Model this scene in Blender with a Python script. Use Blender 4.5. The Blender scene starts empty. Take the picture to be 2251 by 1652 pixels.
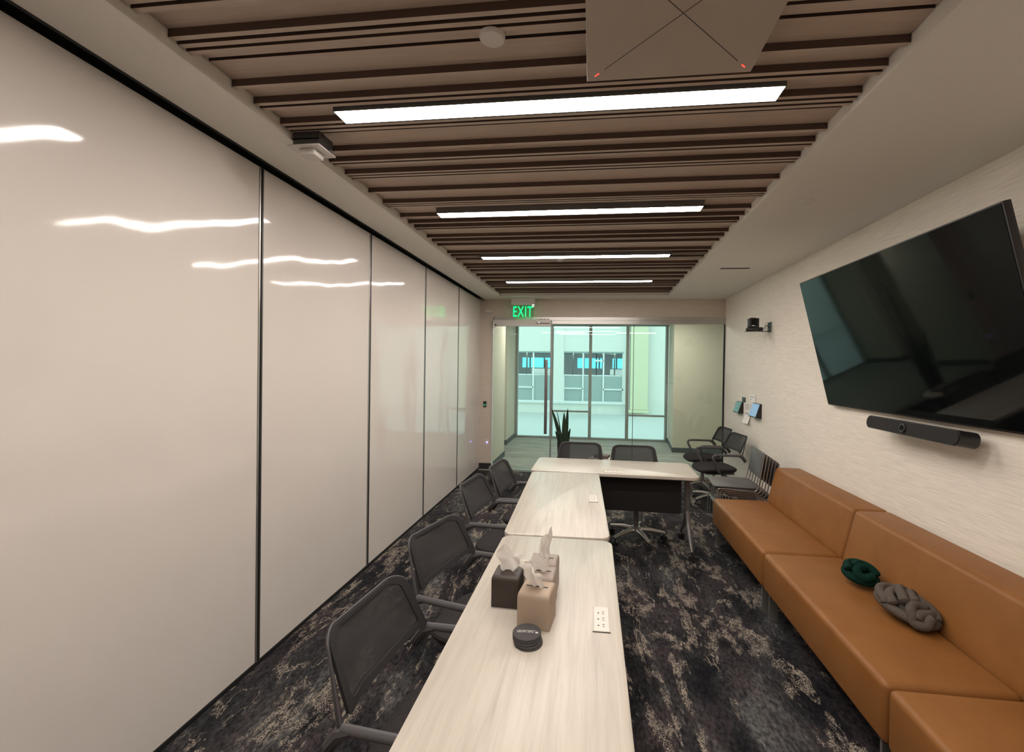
import bpy, bmesh, math, random
from mathutils import Vector, Matrix, noise
PI = math.pi
sc = bpy.context.scene
COL = sc.collection

# ------------------------------------------------------------------ camera
CAMZ = 1.70
F_PX, YAW, PITCH, ROLL, CX, CY = 963.3168, .1156, -.0076, .0142, 1190.82, 813.4
def cam_axes():
    cy, sy = math.cos(YAW), math.sin(YAW); cp, sp = math.cos(PITCH), math.sin(PITCH)
    f = Vector((-sy*cp, cy*cp, sp)); r0 = Vector((cy, sy, 0)); u0 = r0.cross(f)
    cr, sr = math.cos(ROLL), math.sin(ROLL)
    return cr*r0 + sr*u0, -sr*r0 + cr*u0, f
_r, _u, _f = cam_axes()
cd = bpy.data.cameras.new('camera'); cam = bpy.data.objects.new('camera', cd); COL.objects.link(cam)
m = Matrix((_r, _u, -_f)).transposed().to_4x4(); m.translation = Vector((0, 0, CAMZ)); cam.matrix_world = m
cd.sensor_fit = 'HORIZONTAL'; cd.sensor_width = 36; cd.lens = F_PX/2251*36
cd.shift_x = (1125.5-CX)/2251; cd.shift_y = (CY-826)/2251
cd.clip_start = .02; cd.clip_end = 200
sc.camera = cam

# ------------------------------------------------------------------ world, exposure
w = bpy.data.worlds.new('sky'); sc.world = w; w.use_nodes = True
bg = w.node_tree.nodes['Background']; bg.inputs[0].default_value = (.78, .93, 1.0, 1); bg.inputs[1].default_value = .62
LAMP_STRENGTH = 15.0
LAMP_COLOR = (1.0, .91, .83, 1)
sc.view_settings.view_transform = 'Standard'; sc.view_settings.look = 'None'
sc.view_settings.exposure = 1.60; sc.view_settings.gamma = 1.0
sc.view_settings.use_curve_mapping = False

# ------------------------------------------------------------------ materials
def mat(name, color, rough=.6, metal=0, spec=.5, emit=None, es=0, coat=0):
    m = bpy.data.materials.new(name); m.use_nodes = True
    b = m.node_tree.nodes['Principled BSDF']
    b.inputs['Base Color'].default_value = (*color[:3], 1); b.inputs['Roughness'].default_value = rough
    b.inputs['Metallic'].default_value = metal; b.inputs['Specular IOR Level'].default_value = spec
    b.inputs['Coat Weight'].default_value = coat
    if emit: b.inputs['Emission Color'].default_value = (*emit[:3], 1); b.inputs['Emission Strength'].default_value = es
    return m
class NT:
    def __init__(s, m): s.m = m; s.t = m.node_tree; s.n = s.t.nodes; s.b = s.n['Principled BSDF']
    def add(s, typ, **k):
        nd = s.n.new(typ)
        for a, v in k.items():
            if a.startswith('i_'):
                key = a[2:].replace('_', ' '); nd.inputs[key].default_value = v
            else: setattr(nd, a, v)
        return nd
    def link(s, a, b): s.t.links.new(a, b)
    def coords(s, scale=(1, 1, 1), rot=(0, 0, 0)):
        tc = s.add('ShaderNodeTexCoord'); mp = s.add('ShaderNodeMapping')
        mp.inputs['Scale'].default_value = scale; mp.inputs['Rotation'].default_value = rot
        s.link(tc.outputs['Object'], mp.inputs[0]); return mp.outputs[0]
    def noise(s, vec, scale, detail=4, rough=.55, dist=0):
        n = s.add('ShaderNodeTexNoise', i_Scale=scale, i_Detail=detail, i_Roughness=rough, i_Distortion=dist); s.link(vec, n.inputs['Vector']); return n.outputs['Fac']
    def ramp(s, fac, stops):
        r = s.add('ShaderNodeValToRGB'); cr = r.color_ramp
        while len(cr.elements) < len(stops): cr.elements.new(.5)
        for e, (p, c) in zip(cr.elements, stops):
            e.position = p; e.color = (*c, 1) if len(c) == 3 else c
        s.link(fac, r.inputs[0]); return r.outputs[0]
    def mix(s, fac, a, b, mode='MIX'):
        x = s.add('ShaderNodeMix', data_type='RGBA', blend_type=mode)
        for sock, v in ((x.inputs[0], fac), (x.inputs[6], a), (x.inputs[7], b)):
            if isinstance(v, (int, float)): sock.default_value = v
            elif isinstance(v, tuple): sock.default_value = (*v[:3], 1)
            else: s.link(v, sock)
        return x.outputs[2]
    def math(s, op, a, b=None):
        x = s.add('ShaderNodeMath', operation=op)
        for sock, v in ((x.inputs[0], a), (x.inputs[1], b)):
            if v is None: continue
            if isinstance(v, (int, float)): sock.default_value = v
            else: s.link(v, sock)
        return x.outputs[0]
    def bump(s, h, strength=.2, dist=.01):
        b = s.add('ShaderNodeBump'); b.inputs['Strength'].default_value = strength; b.inputs['Distance'].default_value = dist
        s.link(h, b.inputs['Height']); s.link(b.outputs[0], s.b.inputs['Normal'])
    def color(s, c): s.link(c, s.b.inputs['Base Color'])

M = {}
# painted ceiling
M['paint'] = mat('ceiling_paint', (.78, .74, .68), .85); n = NT(M['paint']); n.bump(n.noise(n.coords(), 260, 2), .08, .002)
# woven wallpaper with fine horizontal threads
def wallpaper(name, col, rough=.75):
    mm = mat(name, col, rough); n = NT(mm)
    f1 = n.noise(n.coords((3, 3, 150)), 1.6, 5, .65); f2 = n.noise(n.coords((9, 9, 420)), 1.0, 3, .6)
    f = n.math('MULTIPLY', n.math('ADD', f1, f2), .5)
    dark = tuple(c*.80 for c in col); light = tuple(min(1, c*1.14) for c in col)
    n.color(n.ramp(f, [(.33, dark), (.5, col), (.68, light)])); n.bump(f, .35, .004); return mm
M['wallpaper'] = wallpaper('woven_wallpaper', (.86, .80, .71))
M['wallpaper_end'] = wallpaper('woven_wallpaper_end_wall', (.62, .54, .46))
# glossy white glass-board partition
M['panel'] = mat('glossy_white_panel', (.72, .665, .62), .065, spec=.5); n = NT(M['panel'])
n.bump(n.noise(n.coords((1, 1.0, .8)), 1.6, 2, .5), .35, .03)
M['alu'] = mat('brushed_aluminium', (.50, .48, .46), .35, .9)
M['alu_dark'] = mat('dark_anodised', (.10, .10, .10), .4, .7)
M['black'] = mat('black_slot', (.006, .006, .007), .7)
M['blackplastic'] = mat('black_plastic', (.018, .017, .017), .42)
M['rubber'] = mat('black_rubber', (.012, .012, .012), .6)
# wood slats (grain runs along X)
M['slat'] = mat('oak_slat', (.30, .215, .155), .6); n = NT(M['slat'])
f = n.noise(n.coords((1.1, 34, 34)), 2.2, 6, .6, .6)
oi = n.add('ShaderNodeObjectInfo')
c = n.ramp(f, [(.25, (.44, .345, .275)), (.5, (.495, .395, .315)), (.75, (.54, .44, .355))])
c2 = n.mix(n.math('MULTIPLY', oi.outputs['Random'], .30), c, (.47, .34, .275)); n.color(c2); n.bump(f, .1, .002)
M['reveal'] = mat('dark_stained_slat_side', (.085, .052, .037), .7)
# carpet
M['carpet'] = mat('marbled_carpet', (.03, .03, .03), .95, spec=.15); n = NT(M['carpet'])
rot = (0, 0, math.radians(20))
vec = n.coords((1.15, .5, 1), rot)
big = n.noise(vec, 2.3, 8, .68, .7)
big2 = n.noise(n.coords((1.3, .6, 3), (0, 0, .5)), 3.1, 7, .68, .6)
base = n.ramp(big, [(.36, (.005, .005, .007)), (.46, (.013, .0125, .015)), (.54, (.030, .030, .032)), (.64, (.085, .084, .084))])
base = n.mix(n.ramp(big2, [(.47, (0, 0, 0)), (.60, (.6, .6, .6))]), base, (.052, .040, .044))
fleck = n.noise(n.coords((60, 30, 60), rot), 1.0, 4, .65)
base = n.mix(.8, base, n.mix(1.0, base, n.ramp(fleck, [(.35, (.20, .20, .20)), (.65, (1.9, 1.9, 1.9))]), 'MULTIPLY'))
vm = n.noise(n.coords((1.6, .45, 1), rot), 2.4, 5, .6, .5)
band = n.ramp(vm, [(.41, (0, 0, 0)), (.475, (1, 1, 1)), (.52, (1, 1, 1)), (.59, (0, 0, 0))])
gate = n.ramp(n.noise(n.coords((1.4, .7, 1)), 2.3, 4, .55), [(.47, (0, 0, 0)), (.58, (1, 1, 1))])
sp = n.noise(n.coords((105, 78, 60), rot), 1.0, 2, .6, .6)
net = n.math('SUBTRACT', .5, n.math('ABSOLUTE', n.math('SUBTRACT', sp, .5)))
maskb = n.math('MULTIPLY', band, gate)
fade = n.noise(n.coords((14, 9, 10), rot), 1.0, 4, .7)
maskb = n.math('MULTIPLY', maskb, n.ramp(fade, [(.44, (0, 0, 0)), (.56, (1, 1, 1))]))
specks = n.math('MULTIPLY', n.ramp(net, [(.462, (0, 0, 0)), (.480, (1, 1, 1))]), n.ramp(maskb, [(.12, (0, 0, 0)), (.5, (1, 1, 1))]))
vv = n.noise(n.coords((1.6, .45, 1), rot), 2.4, 8, .66, .5)
line = n.ramp(n.math('ABSOLUTE', n.math('SUBTRACT', vv, .50)), [(.0, (1, 1, 1)), (.004, (.8, .8, .8)), (.008, (0, 0, 0))])
line = n.math('MULTIPLY', line, n.ramp(n.noise(n.coords((3, 2, 2)), 2.6, 4), [(.47, (0, 0, 0)), (.54, (1, 1, 1))]))
mk = n.math('MAXIMUM', specks, n.math('MULTIPLY', line, .75))
n.color(n.mix(mk, base, (.45, .385, .315))); n.bump(n.noise(n.coords(), 420, 2), .5, .004)
# corridor carpet tile: grey streaks along X
M['corridor'] = mat('streaked_grey_carpet', (.16, .17, .155), .8); n = NT(M['corridor'])
f = n.noise(n.coords((1.6, 34, 1)), 2.4, 5, .65); f2 = n.noise(n.coords((.9, 9, 1)), 1.2, 3, .6)
n.color(n.ramp(n.math('MULTIPLY', n.math('ADD', f, f2), .5), [(.34, (.15, .155, .14)), (.5, (.29, .295, .265)), (.66, (.48, .475, .43))]))
# laminate table top (grain along local X)
M['laminate'] = mat('pale_wood_laminate', (.72, .65, .55), .32); n = NT(M['laminate'])
f = n.noise(n.coords((1.0, 22, 8)), 2.0, 5, .6, .8); f2 = n.noise(n.coords((.5, 6, 3)), 1.5, 3, .6, 1.5)
fm = n.math('ADD', n.math('MULTIPLY', f, .62), n.math('MULTIPLY', f2, .38))
n.color(n.ramp(fm, [(.30, (.39, .35, .30)), (.44, (.47, .43, .37)), (.56, (.53, .485, .42)), (.7, (.56, .52, .455))]))
M['edge'] = mat('laminate_edge', (.50, .43, .36), .5)
M['greymetal'] = mat('grey_powder_coat', (.17, .16, .155), .42, .3)
M['silver'] = mat('silver_metal', (.50, .48, .45), .35, .85)
M['modesty'] = mat('black_modesty_fabric', (.016, .015, .015), .85)
M['chairframe'] = mat('chair_grey_plastic', (.060, .055, .058), .55)
M['chairarm'] = mat('chair_arm_grey', (.088, .083, .088), .5)
M['fabric'] = mat('charcoal_seat_fabric', (.030, .026, .027), .95, spec=.2); n = NT(M['fabric'])
f = n.noise(n.coords(), 380, 2); n.color(n.ramp(f, [(.35, (.016, .014, .015)), (.65, (.048, .042, .043))])); n.bump(f, .4, .002)
M['border'] = mat('dark_back_border', (.013, .011, .012), .8)
# see-through knitted mesh
mm = bpy.data.materials.new('chair_back_mesh'); mm.use_nodes = True; nt = mm.node_tree
b = nt.nodes['Principled BSDF']; b.inputs['Base Color'].default_value = (.016, .0135, .0145, 1); b.inputs['Roughness'].default_value = .75
tr = nt.nodes.new('ShaderNodeBsdfTransparent'); mx = nt.nodes.new('ShaderNodeMixShader'); mx.inputs[0].default_value = .88
nt.links.new(tr.outputs[0], mx.inputs[1]); nt.links.new(b.outputs[0], mx.inputs[2]); nt.links.new(mx.outputs[0], nt.nodes['Material Output'].inputs[0]); M['mesh'] = mm
# leather
M['leather'] = mat('tan_leather', (.33, .165, .066), .50, spec=.32); n = NT(M['leather'])
f = n.noise(n.coords(), 5, 4, .6); n.color(n.ramp(f, [(.3, (.225, .090, .023)), (.7, (.270, .113, .031))])); n.bump(n.noise(n.coords(), 300, 3), .12, .0015)
M['seam'] = mat('dark_leather_seam', (.12, .045, .015), .7)
M['shell'] = mat('grey_polypropylene', (.095, .088, .085), .55)
M['rod'] = mat('steel_rod', (.42, .40, .38), .35, .85)
M['screen'] = mat('tv_screen', (.003, .004, .004), .05, spec=.22)
M['white'] = mat('white_plastic', (.62, .58, .54), .45)
M['cream'] = mat('cream_plastic', (.66, .60, .54), .4)
M['paper'] = mat('white_paper', (.90, .88, .84), .8)
M['slotdark'] = mat('dark_slot', (.05, .04, .035), .7)
M['brownbox'] = mat('dark_brown_leatherette', (.034, .024, .019), .5)
M['tanbox'] = mat('tan_leatherette', (.36, .275, .205), .55)
M['taupebox'] = mat('taupe_leatherette', (.30, .245, .21), .55)
M['green_wool'] = mat('green_wool', (.003, .026, .018), .95, spec=.15)
M['grey_wool'] = mat('grey_wool', (.105, .088, .075), .95, spec=.15)
for k in ('green_wool', 'grey_wool'):
    n = NT(M[k]); f = n.noise(n.coords(), 260, 3, .7); c0 = M[k].node_tree.nodes['Principled BSDF'].inputs['Base Color'].default_value[:3]
    n.color(n.ramp(f, [(.3, tuple(x*.65 for x in c0)), (.7, tuple(x*1.35 for x in c0))])); n.bump(f, .5, .003)
# tissue paper (thin, lets light through)
mm = mat('tissue_paper', (.80, .76, .72), .9, spec=.1); nt = mm.node_tree
tl = nt.nodes.new('ShaderNodeBsdfTranslucent'); tl.inputs[0].default_value = (.8, .76, .72, 1); mx = nt.nodes.new('ShaderNodeMixShader'); mx.inputs[0].default_value = .3
nt.links.new(nt.nodes['Principled BSDF'].outputs[0], mx.inputs[1]); nt.links.new(tl.outputs[0], mx.inputs[2]); nt.links.new(mx.outputs[0], nt.nodes['Material Output'].inputs[0]); M['tissue'] = mm
M['coaster'] = mat('dark_slate_coaster', (.052, .048, .050), .7)
M['print'] = mat('white_print', (.6, .58, .57), .7)
M['leaf'] = mat('dark_green_leaf', (.012, .032, .014), .45); n = NT(M['leaf'])
f = n.noise(n.coords((6, 6, 60)), 1.5, 3); n.color(n.ramp(f, [(.4, (.006, .018, .008)), (.6, (.022, .05, .022))]))
M['base_black'] = mat('black_baseboard', (.018, .018, .019), .6)
M['base_grey'] = mat('grey_baseboard', (.085, .10, .11), .6)
M['vest'] = mat('vestibule_paint', (.62, .585, .48), .8)
M['frame'] = mat('window_frame_grey', (.30, .32, .31), .45, .3)
M['lamp'] = mat('lamp_diffuser', (.9, .9, .9), .6, emit=LAMP_COLOR, es=LAMP_STRENGTH)
M['exit'] = mat('exit_letters', (.0, .3, .1), .6, emit=(.0, 1.0, .20), es=.75)
M['led_red'] = mat('red_led', (.5, .05, .03), .5, emit=(1, .05, .03), es=.8)
M['led_blue'] = mat('blue_led', (.2, .2, .5), .5, emit=(.35, .3, 1), es=.7)
M['facade'] = mat('facade_render', (.80, .80, .74), .9)
M['facade_y'] = mat('facade_yellow', (.74, .72, .50), .9)
M['concrete'] = mat('terrace_concrete', (.58, .60, .58), .9)
M['frost'] = mat('frosted_glass', (.36, .44, .43), .5)
M['office'] = mat('office_grey', (.62, .62, .66), .8)
M['whiteframe'] = mat('white_window_bar', (.8, .82, .8), .6)
M['panelreflection'] = mat('touch_screen_green_reflection', (.05, .13, .12), .15, emit=(.10, .26, .22), es=.08)  # greenish window reflection put into the screen colour and faint glow
M['panelblue'] = mat('blue_touch_screen', (.1, .15, .25), .15, emit=(.20, .32, .50), es=.22)
M['mag'] = mat('brown_magazine', (.09, .06, .05), .6)
def glassmat(name, tint, refl=1.0):
    mm = bpy.data.materials.new(name); mm.use_nodes = True; nt = mm.node_tree; nt.nodes.remove(nt.nodes['Principled BSDF'])
    t = nt.nodes.new('ShaderNodeBsdfTransparent'); t.inputs[0].default_value = (*tint, 1)
    g = nt.nodes.new('ShaderNodeBsdfGlossy'); g.inputs['Roughness'].default_value = 0.0
    fr = nt.nodes.new('ShaderNodeFresnel'); fr.inputs[0].default_value = 1.45
    mu = nt.nodes.new('ShaderNodeMath'); mu.operation = 'MULTIPLY'; mu.inputs[1].default_value = refl
    mx = nt.nodes.new('ShaderNodeMixShader')
    nt.links.new(fr.outputs[0], mu.inputs[0]); nt.links.new(mu.outputs[0], mx.inputs[0]); nt.links.new(t.outputs[0], mx.inputs[1]); nt.links.new(g.outputs[0], mx.inputs[2])
    nt.links.new(mx.outputs[0], nt.nodes['Material Output'].inputs[0]); return mm
M['glass'] = glassmat('clear_green_glass', (.93, .985, .955))
M['blueglass'] = glassmat('far_blue_window_glass', (.50, .86, 1.0), .6)
M['winglass'] = glassmat('outer_window_glass', (.90, .985, .955), .4)
M['acrylic'] = glassmat('exit_acrylic', (.80, .95, .84), 1.0)

# ------------------------------------------------------------------ helpers
def bx(bm, x0, x1, y0, y1, z0, z1, bev=0, seg=2):
    vs = [bm.verts.new((x, y, z)) for z in (z0, z1) for x, y in ((x0, y0), (x1, y0), (x1, y1), (x0, y1))]
    fs = [bm.faces.new([vs[i] for i in q]) for q in ((3, 2, 1, 0), (4, 5, 6, 7), (0, 1, 5, 4), (1, 2, 6, 5), (2, 3, 7, 6), (3, 0, 4, 7))]
    if bev:
        es = list({e for f in fs for e in f.edges})
        bmesh.ops.bevel(bm, geom=es, offset=bev, segments=seg, affect='EDGES', profile=.5)
    return vs
def boxm(x0, x1, y0, y1, z0, z1, bev=0, seg=2):
    bm = bmesh.new(); bx(bm, x0, x1, y0, y1, z0, z1, bev, seg); return bm
def prism(bm, pts, a0, a1, axis='y', bev=0, seg=3):
    """pts in the plane across axis; extruded from a0 to a1"""
    def P(p, a):
        return {'y': (p[0], a, p[1]), 'x': (a, p[0], p[1]), 'z': (p[0], p[1], a)}[axis]
    A = [bm.verts.new(P(p, a0)) for p in pts]; B = [bm.verts.new(P(p, a1)) for p in pts]; n = len(pts)
    fs = [bm.faces.new(A), bm.faces.new(B[::-1])] + [bm.faces.new((A[i], B[i], B[(i+1) % n], A[(i+1) % n])) for i in range(n)]
    if bev:
        bmesh.ops.bevel(bm, geom=list({e for f in fs for e in f.edges}), offset=bev, segments=seg, affect='EDGES', profile=.5)
def tube(bm, pts, r, n=8, closed=False, flat=1.0, cap=True):
    pts = [Vector(p) for p in pts]; N = len(pts); rings = []
    rr = r if isinstance(r, (list, tuple)) else [r]*N
    up = None
    for i, p in enumerate(pts):
        a = pts[(i-1) % N] if (closed or i > 0) else p; c = pts[(i+1) % N] if (closed or i < N-1) else p
        t = (c-a).normalized()
        if up is None: up = Vector((0, 0, 1)) if abs(t.z) < .9 else Vector((0, 1, 0))
        s = t.cross(up)
        if s.length < 1e-4: s = t.cross(Vector((1, 0, 0)))
        s.normalize(); u2 = s.cross(t).normalized(); up = u2
        rings.append([bm.verts.new(p + rr[i]*(math.cos(2*PI*k/n)*s + math.sin(2*PI*k/n)*flat*u2)) for k in range(n)])
    for i in range(N if closed else N-1):
        A, B = rings[i], rings[(i+1) % N]
        for k in range(n): bm.faces.new((A[k], A[(k+1) % n], B[(k+1) % n], B[k]))
    if cap and not closed: bm.faces.new(rings[0][::-1]); bm.faces.new(rings[-1])
def smooth_path(pts, it=2):
    pts = [Vector(p) for p in pts]
    for _ in range(it):
        q = [pts[0]]
        for a, b in zip(pts, pts[1:]): q += [a*.75+b*.25, a*.25+b*.75]
        q.append(pts[-1]); pts = q
    return pts
def cyl(bm, c, r, h, n=20, axis='z', r2=None):
    r2 = r if r2 is None else r2; c = Vector(c); R = []
    for rad, a in ((r, 0), (r2, h)):
        ring = []
        for k in range(n):
            u, v = rad*math.cos(2*PI*k/n), rad*math.sin(2*PI*k/n)
            ring.append(bm.verts.new(c + Vector({'z': (u, v, a), 'y': (u, a, v), 'x': (a, u, v)}[axis])))
        R.append(ring)
    for k in range(n): bm.faces.new((R[0][k], R[0][(k+1) % n], R[1][(k+1) % n], R[1][k]))
    bm.faces.new(R[0][::-1]); bm.faces.new(R[1])
def obj(name, bm, m, parent=None, smooth=True, loc=None, recalc=True):
    if recalc: bmesh.ops.recalc_face_normals(bm, faces=bm.faces)
    me = bpy.data.meshes.new(name); bm.to_mesh(me); bm.free()
    me.materials.append(M[m] if isinstance(m, str) else m)
    if smooth:
        me.shade_smooth()
        try: me.set_sharp_from_angle(angle=math.radians(38))
        except Exception: pass
    o = bpy.data.objects.new(name, me); COL.objects.link(o)
    if parent: o.parent = parent
    if loc: o.location = loc
    return o
def thing(name, label, cat, loc=(0, 0, 0), rz=0, group=None):
    o = bpy.data.objects.new(name, None); COL.objects.link(o); o.location = loc; o.rotation_euler = (0, 0, rz); o.empty_display_size = .1
    o['label'] = label; o['category'] = cat
    if group: o['group'] = group
    return o
def tag(o, label, cat, group=None):
    o['label'] = label; o['category'] = cat
    if group: o['group'] = group
    return o
def to_mesh(o):
    bpy.context.view_layer.update()
    me = bpy.data.meshes.new_from_object(o.evaluated_get(bpy.context.evaluated_depsgraph_get()))
    q = bpy.data.objects.new(o.name+'_', me); COL.objects.link(q); q.parent = o.parent; q.location = o.location; q.rotation_euler = o.rotation_euler; q.scale = o.scale
    nm_ = o.name; bpy.data.objects.remove(o); q.name = nm_
    return q
def struct(name, bm, m, parent=None, label=None):
    o = obj(name, bm, m, parent, smooth=False)
    if not parent: o['kind'] = 'structure'
    if label: o['label'] = label
    return o
def dup(root, loc, rz, label, group=None, tilt=None):
    r = root.copy(); COL.objects.link(r); r.location = loc; r.rotation_euler = (0, 0, rz); r['label'] = label
    if group: r['group'] = group
    for ch in list(root.children):
        c = ch.copy(); COL.objects.link(c); c.parent = r
        for g in ch.children:
            d = g.copy(); COL.objects.link(d); d.parent = c
    return r

# ------------------------------------------------------------------ room shell
XL, XR, YB, ZC = -1.853, 2.035, 7.083, 2.794
YN = -2.6                     # wall behind the camera
TY0, TY1 = -2.0, 6.70         # slatted tray
ZA, ZB = 2.827, 2.856
def xl(y): return -1.487 + .0053*(y-1.2)
def xr(y): return 1.064 + .009*(y-1.4)
struct('floor', boxm(XL-.1, XR+.1, YN, 7.0, -.06, 0), 'carpet')
fc = struct('floor_corridor', boxm(-5.2, 5.2, 7.0, 10.45, -.06, 0), 'corridor')
struct('trim_1', boxm(-1.64, XR, 6.99, 7.012, 0, .004), 'alu_dark', None, 'thin dark metal strip where the carpet meets the corridor floor')
# ceiling: painted soffit around the tray, tray sides, then slats as parts
bm = bmesh.new()
def quad(bm, *p): bm.faces.new([bm.verts.new(q) for q in p])
def slab(bm, pts, z0, z1): prism(bm, pts, z0, z1, 'z')
SL = XL+.073
slab(bm, [(SL, YN), (xl(YN), YN), (xl(YB), YB), (SL, YB)], ZC, ZC+.12)
slab(bm, [(xr(YN), YN), (XR+.1, YN), (XR+.1, YB), (xr(YB), YB)], ZC, ZC+.12)
slab(bm, [(xl(TY1), TY1), (xr(TY1), TY1), (xr(YB), YB), (xl(YB), YB)], ZC, ZC+.12)
slab(bm, [(xl(YN), YN), (xr(YN), YN), (xr(TY0), TY0), (xl(TY0), TY0)], ZC, ZC+.12)
ceil = struct('ceiling', bm, 'paint')
bm = bmesh.new(); slab(bm, [(xl(TY0), TY0), (xr(TY0), TY0), (xr(TY1), TY1), (xl(TY1), TY1)], 2.885, 2.914)
struct('backing_board', bm, 'black', ceil, 'black backing above the slats')
# track slot over the partition
struct('trim_2', boxm(XL-.1, SL, YN, YB, ZC+.03, ZC+.1), 'black', None, 'black recessed track slot along the top of the left partition')
struct('trim_3', boxm(XL+.058, SL, YN, YB, ZC-.002, ZC+.03), 'black', None, 'black lip beside the partition track')
# slats
S = 1.7/1.8
seq = [1.45, 1.488, 1.524, 'g1.622', 1.736, 1.859, 1.896, 2.029, 2.066, 2.102, 'g2.186', 2.315, 2.436, 2.472, 2.601, 2.636, 2.671, 'g2.749', 2.886, 'g2.956',
       3.096, 3.132, 3.166, 'g3.25', 3.39, 3.542, 3.662, 3.713, 'g3.805', 3.951, 4.082, 4.118, 4.231, 'g4.32', 4.521, 4.646, 4.70, 4.815, 4.85, 4.885,
       'g4.97', 5.10, 5.22, 5.26, 5.39, 5.43, 5.46, 'g5.54', 5.68, 'g5.75', 5.89, 5.93, 5.96, 'g6.05', 6.18, 6.30, 6.34, 6.47, 6.50, 6.54, 'g6.63', 6.76, 6.88, 6.92, 7.03]
pat = [0, .038, .074, 'g.172', .286, .409, .446, .579, .616, .652, 'g.736', .865, .986, 1.022]
ev = []
for k in range(1, 5):
    for q in pat:
        g = isinstance(q, str); v = float(q[1:]) if g else q
        ev.append((1.45-1.151*k+v, g))
for q in seq:
    g = isinstance(q, str); ev.append((float(q[1:]) if g else q, g))
ev = sorted((v*S, g) for v, g in ev); ev = [e for e in ev if TY0+.03 < e[0] < TY1-.03]
LX0, LX1, LW = -1.157, .740, .103
LY = [1.823+1.288*i for i in range(4)] + [.535, -.753]
def pieces(y0, y1):
    """x ranges of a slat lying at y0..y1, cut where a lamp sits"""
    a, b = xl((y0+y1)/2)+.003, xr((y0+y1)/2)-.003
    for ly in LY:
        if y1 > ly-.006 and y0 < ly+LW+.006: return [(a, LX0-.006), (LX1+.006, b)]
    return [(a, b)]
BW = .0195
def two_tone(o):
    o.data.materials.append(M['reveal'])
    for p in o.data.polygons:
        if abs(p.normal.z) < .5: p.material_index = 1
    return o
beams = [v for v, g in ev if not g]
for y in beams:
    for a, b in pieces(y, y+BW):
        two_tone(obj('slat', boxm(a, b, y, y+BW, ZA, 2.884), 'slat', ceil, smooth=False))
cuts = sorted([(y, y+BW) for y in beams] + [(v-.016, v) for v, g in ev if g])
prev = TY0+.003
for a0, a1 in cuts + [(TY1-.003, TY1)]:
    if a0-prev > .022:
        for a, b in pieces(prev, a0):
            # keep boards clear of a lamp that only partly overlaps: split along Y too
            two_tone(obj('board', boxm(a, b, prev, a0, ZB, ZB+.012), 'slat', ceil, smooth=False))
        for ly in LY:   # the remaining strip in front of or behind a lamp
            if a0 > ly-.006 and prev < ly+LW+.006:
                for s0, s1 in ((prev, min(a0, ly-.006)), (max(prev, ly+LW+.006), a0)):
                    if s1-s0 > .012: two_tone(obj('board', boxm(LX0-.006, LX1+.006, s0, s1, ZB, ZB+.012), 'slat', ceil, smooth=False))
    prev = max(prev, a1)
# left wall: operable partition panels
wl = struct('wall_left', boxm(XL-.12, XL-.045, YN, YB, 0, 2.95), 'black')
joints = [2.258+1.2127*i for i in range(-4, 5)] + [YB+.0]
joints[0] = YN
for a, b in zip(joints, joints[1:]):
    if b-a < .3: continue
    obj('wall_panel', boxm(XL-.04, XL, a+.016, b-.016, .022, ZC-.004, .002, 1), 'panel', wl)
    if b < YB-.02:
        for s in (-.0155, .0055):
            obj('joint_strip', boxm(XL-.04, XL+.003, b+s, b+s+.010, .022, ZC-.004), 'alu' if s < 0 else 'alu_dark', wl, smooth=False)
struct('baseboard_left', boxm(XL-.03, XL+.006, YN, YB, 0, .022), 'black')
# right wall, end wall
struct('wall_right', boxm(XR, XR+.12, YN, YB+.1, 0, 2.95), 'wallpaper')
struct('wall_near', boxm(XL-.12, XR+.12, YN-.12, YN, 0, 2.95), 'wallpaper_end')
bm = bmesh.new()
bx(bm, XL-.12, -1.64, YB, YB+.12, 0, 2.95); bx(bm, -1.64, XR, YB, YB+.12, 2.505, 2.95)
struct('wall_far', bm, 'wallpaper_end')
struct('baseboard_far', boxm(XL+.006, -1.64, YB-.012, YB, 0, .10), 'base_black')
struct('baseboard_right', boxm(XR-.012, XR, YN, YB, 0, .10), 'base_black')

# glazed end: header rail, glass panes, door
gl = struct('window_1', boxm(-1.64, XR, YB-.03, YB+.05, 2.455, 2.505), 'alu')
obj('rail', boxm(-.665, XR, YB-.018, YB+.038, 2.398, 2.4545), 'alu', gl, smooth=False)
GY = YB+.004
obj('pane', boxm(-.655, .640, GY, GY+.012, .01, 2.398), 'glass', gl, smooth=False)
obj('pane', boxm(.648, XR-.018, GY, GY+.012, .01, 2.398), 'glass', gl, smooth=False)
obj('joint_strip', boxm(.640, .648, GY-.001, GY+.013, .01, 2.398), 'alu_dark', gl, smooth=False)
obj('jamb', boxm(XR-.018, XR-.002, GY-.012, GY+.03, 0, 2.398), 'black', gl, smooth=False)
obj('mullion', boxm(-.680, -.655, GY-.004, GY+.016, 0, 2.455), 'frame', gl, smooth=False)
obj('sill_channel', boxm(-.655, XR-.018, GY-.006, GY+.018, 0, .012), 'alu', gl, smooth=False)
dr = struct('door_1', boxm(-1.632, -.684, GY, GY+.012, .012, 2.35), 'glass')
bm = boxm(-.767, -.720, YB-.080, YB-.045, .62, 1.82, .008, 2); h = obj('door_handle', bm, 'greymetal', dr)
for z in (.85, 1.6): obj('standoff', boxm(-.748, -.736, YB-.046, YB+.0035, z, z+.02), 'alu', dr, smooth=False)
obj('bottom_rail', boxm(-1.632, -.684, GY-.006, GY+.018, .004, .0115), 'alu', dr, smooth=False)
obj('jamb', boxm(-1.64, -1.634, GY-.02, GY+.03, 0, 2.35), 'whiteframe', dr, smooth=False)

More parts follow.
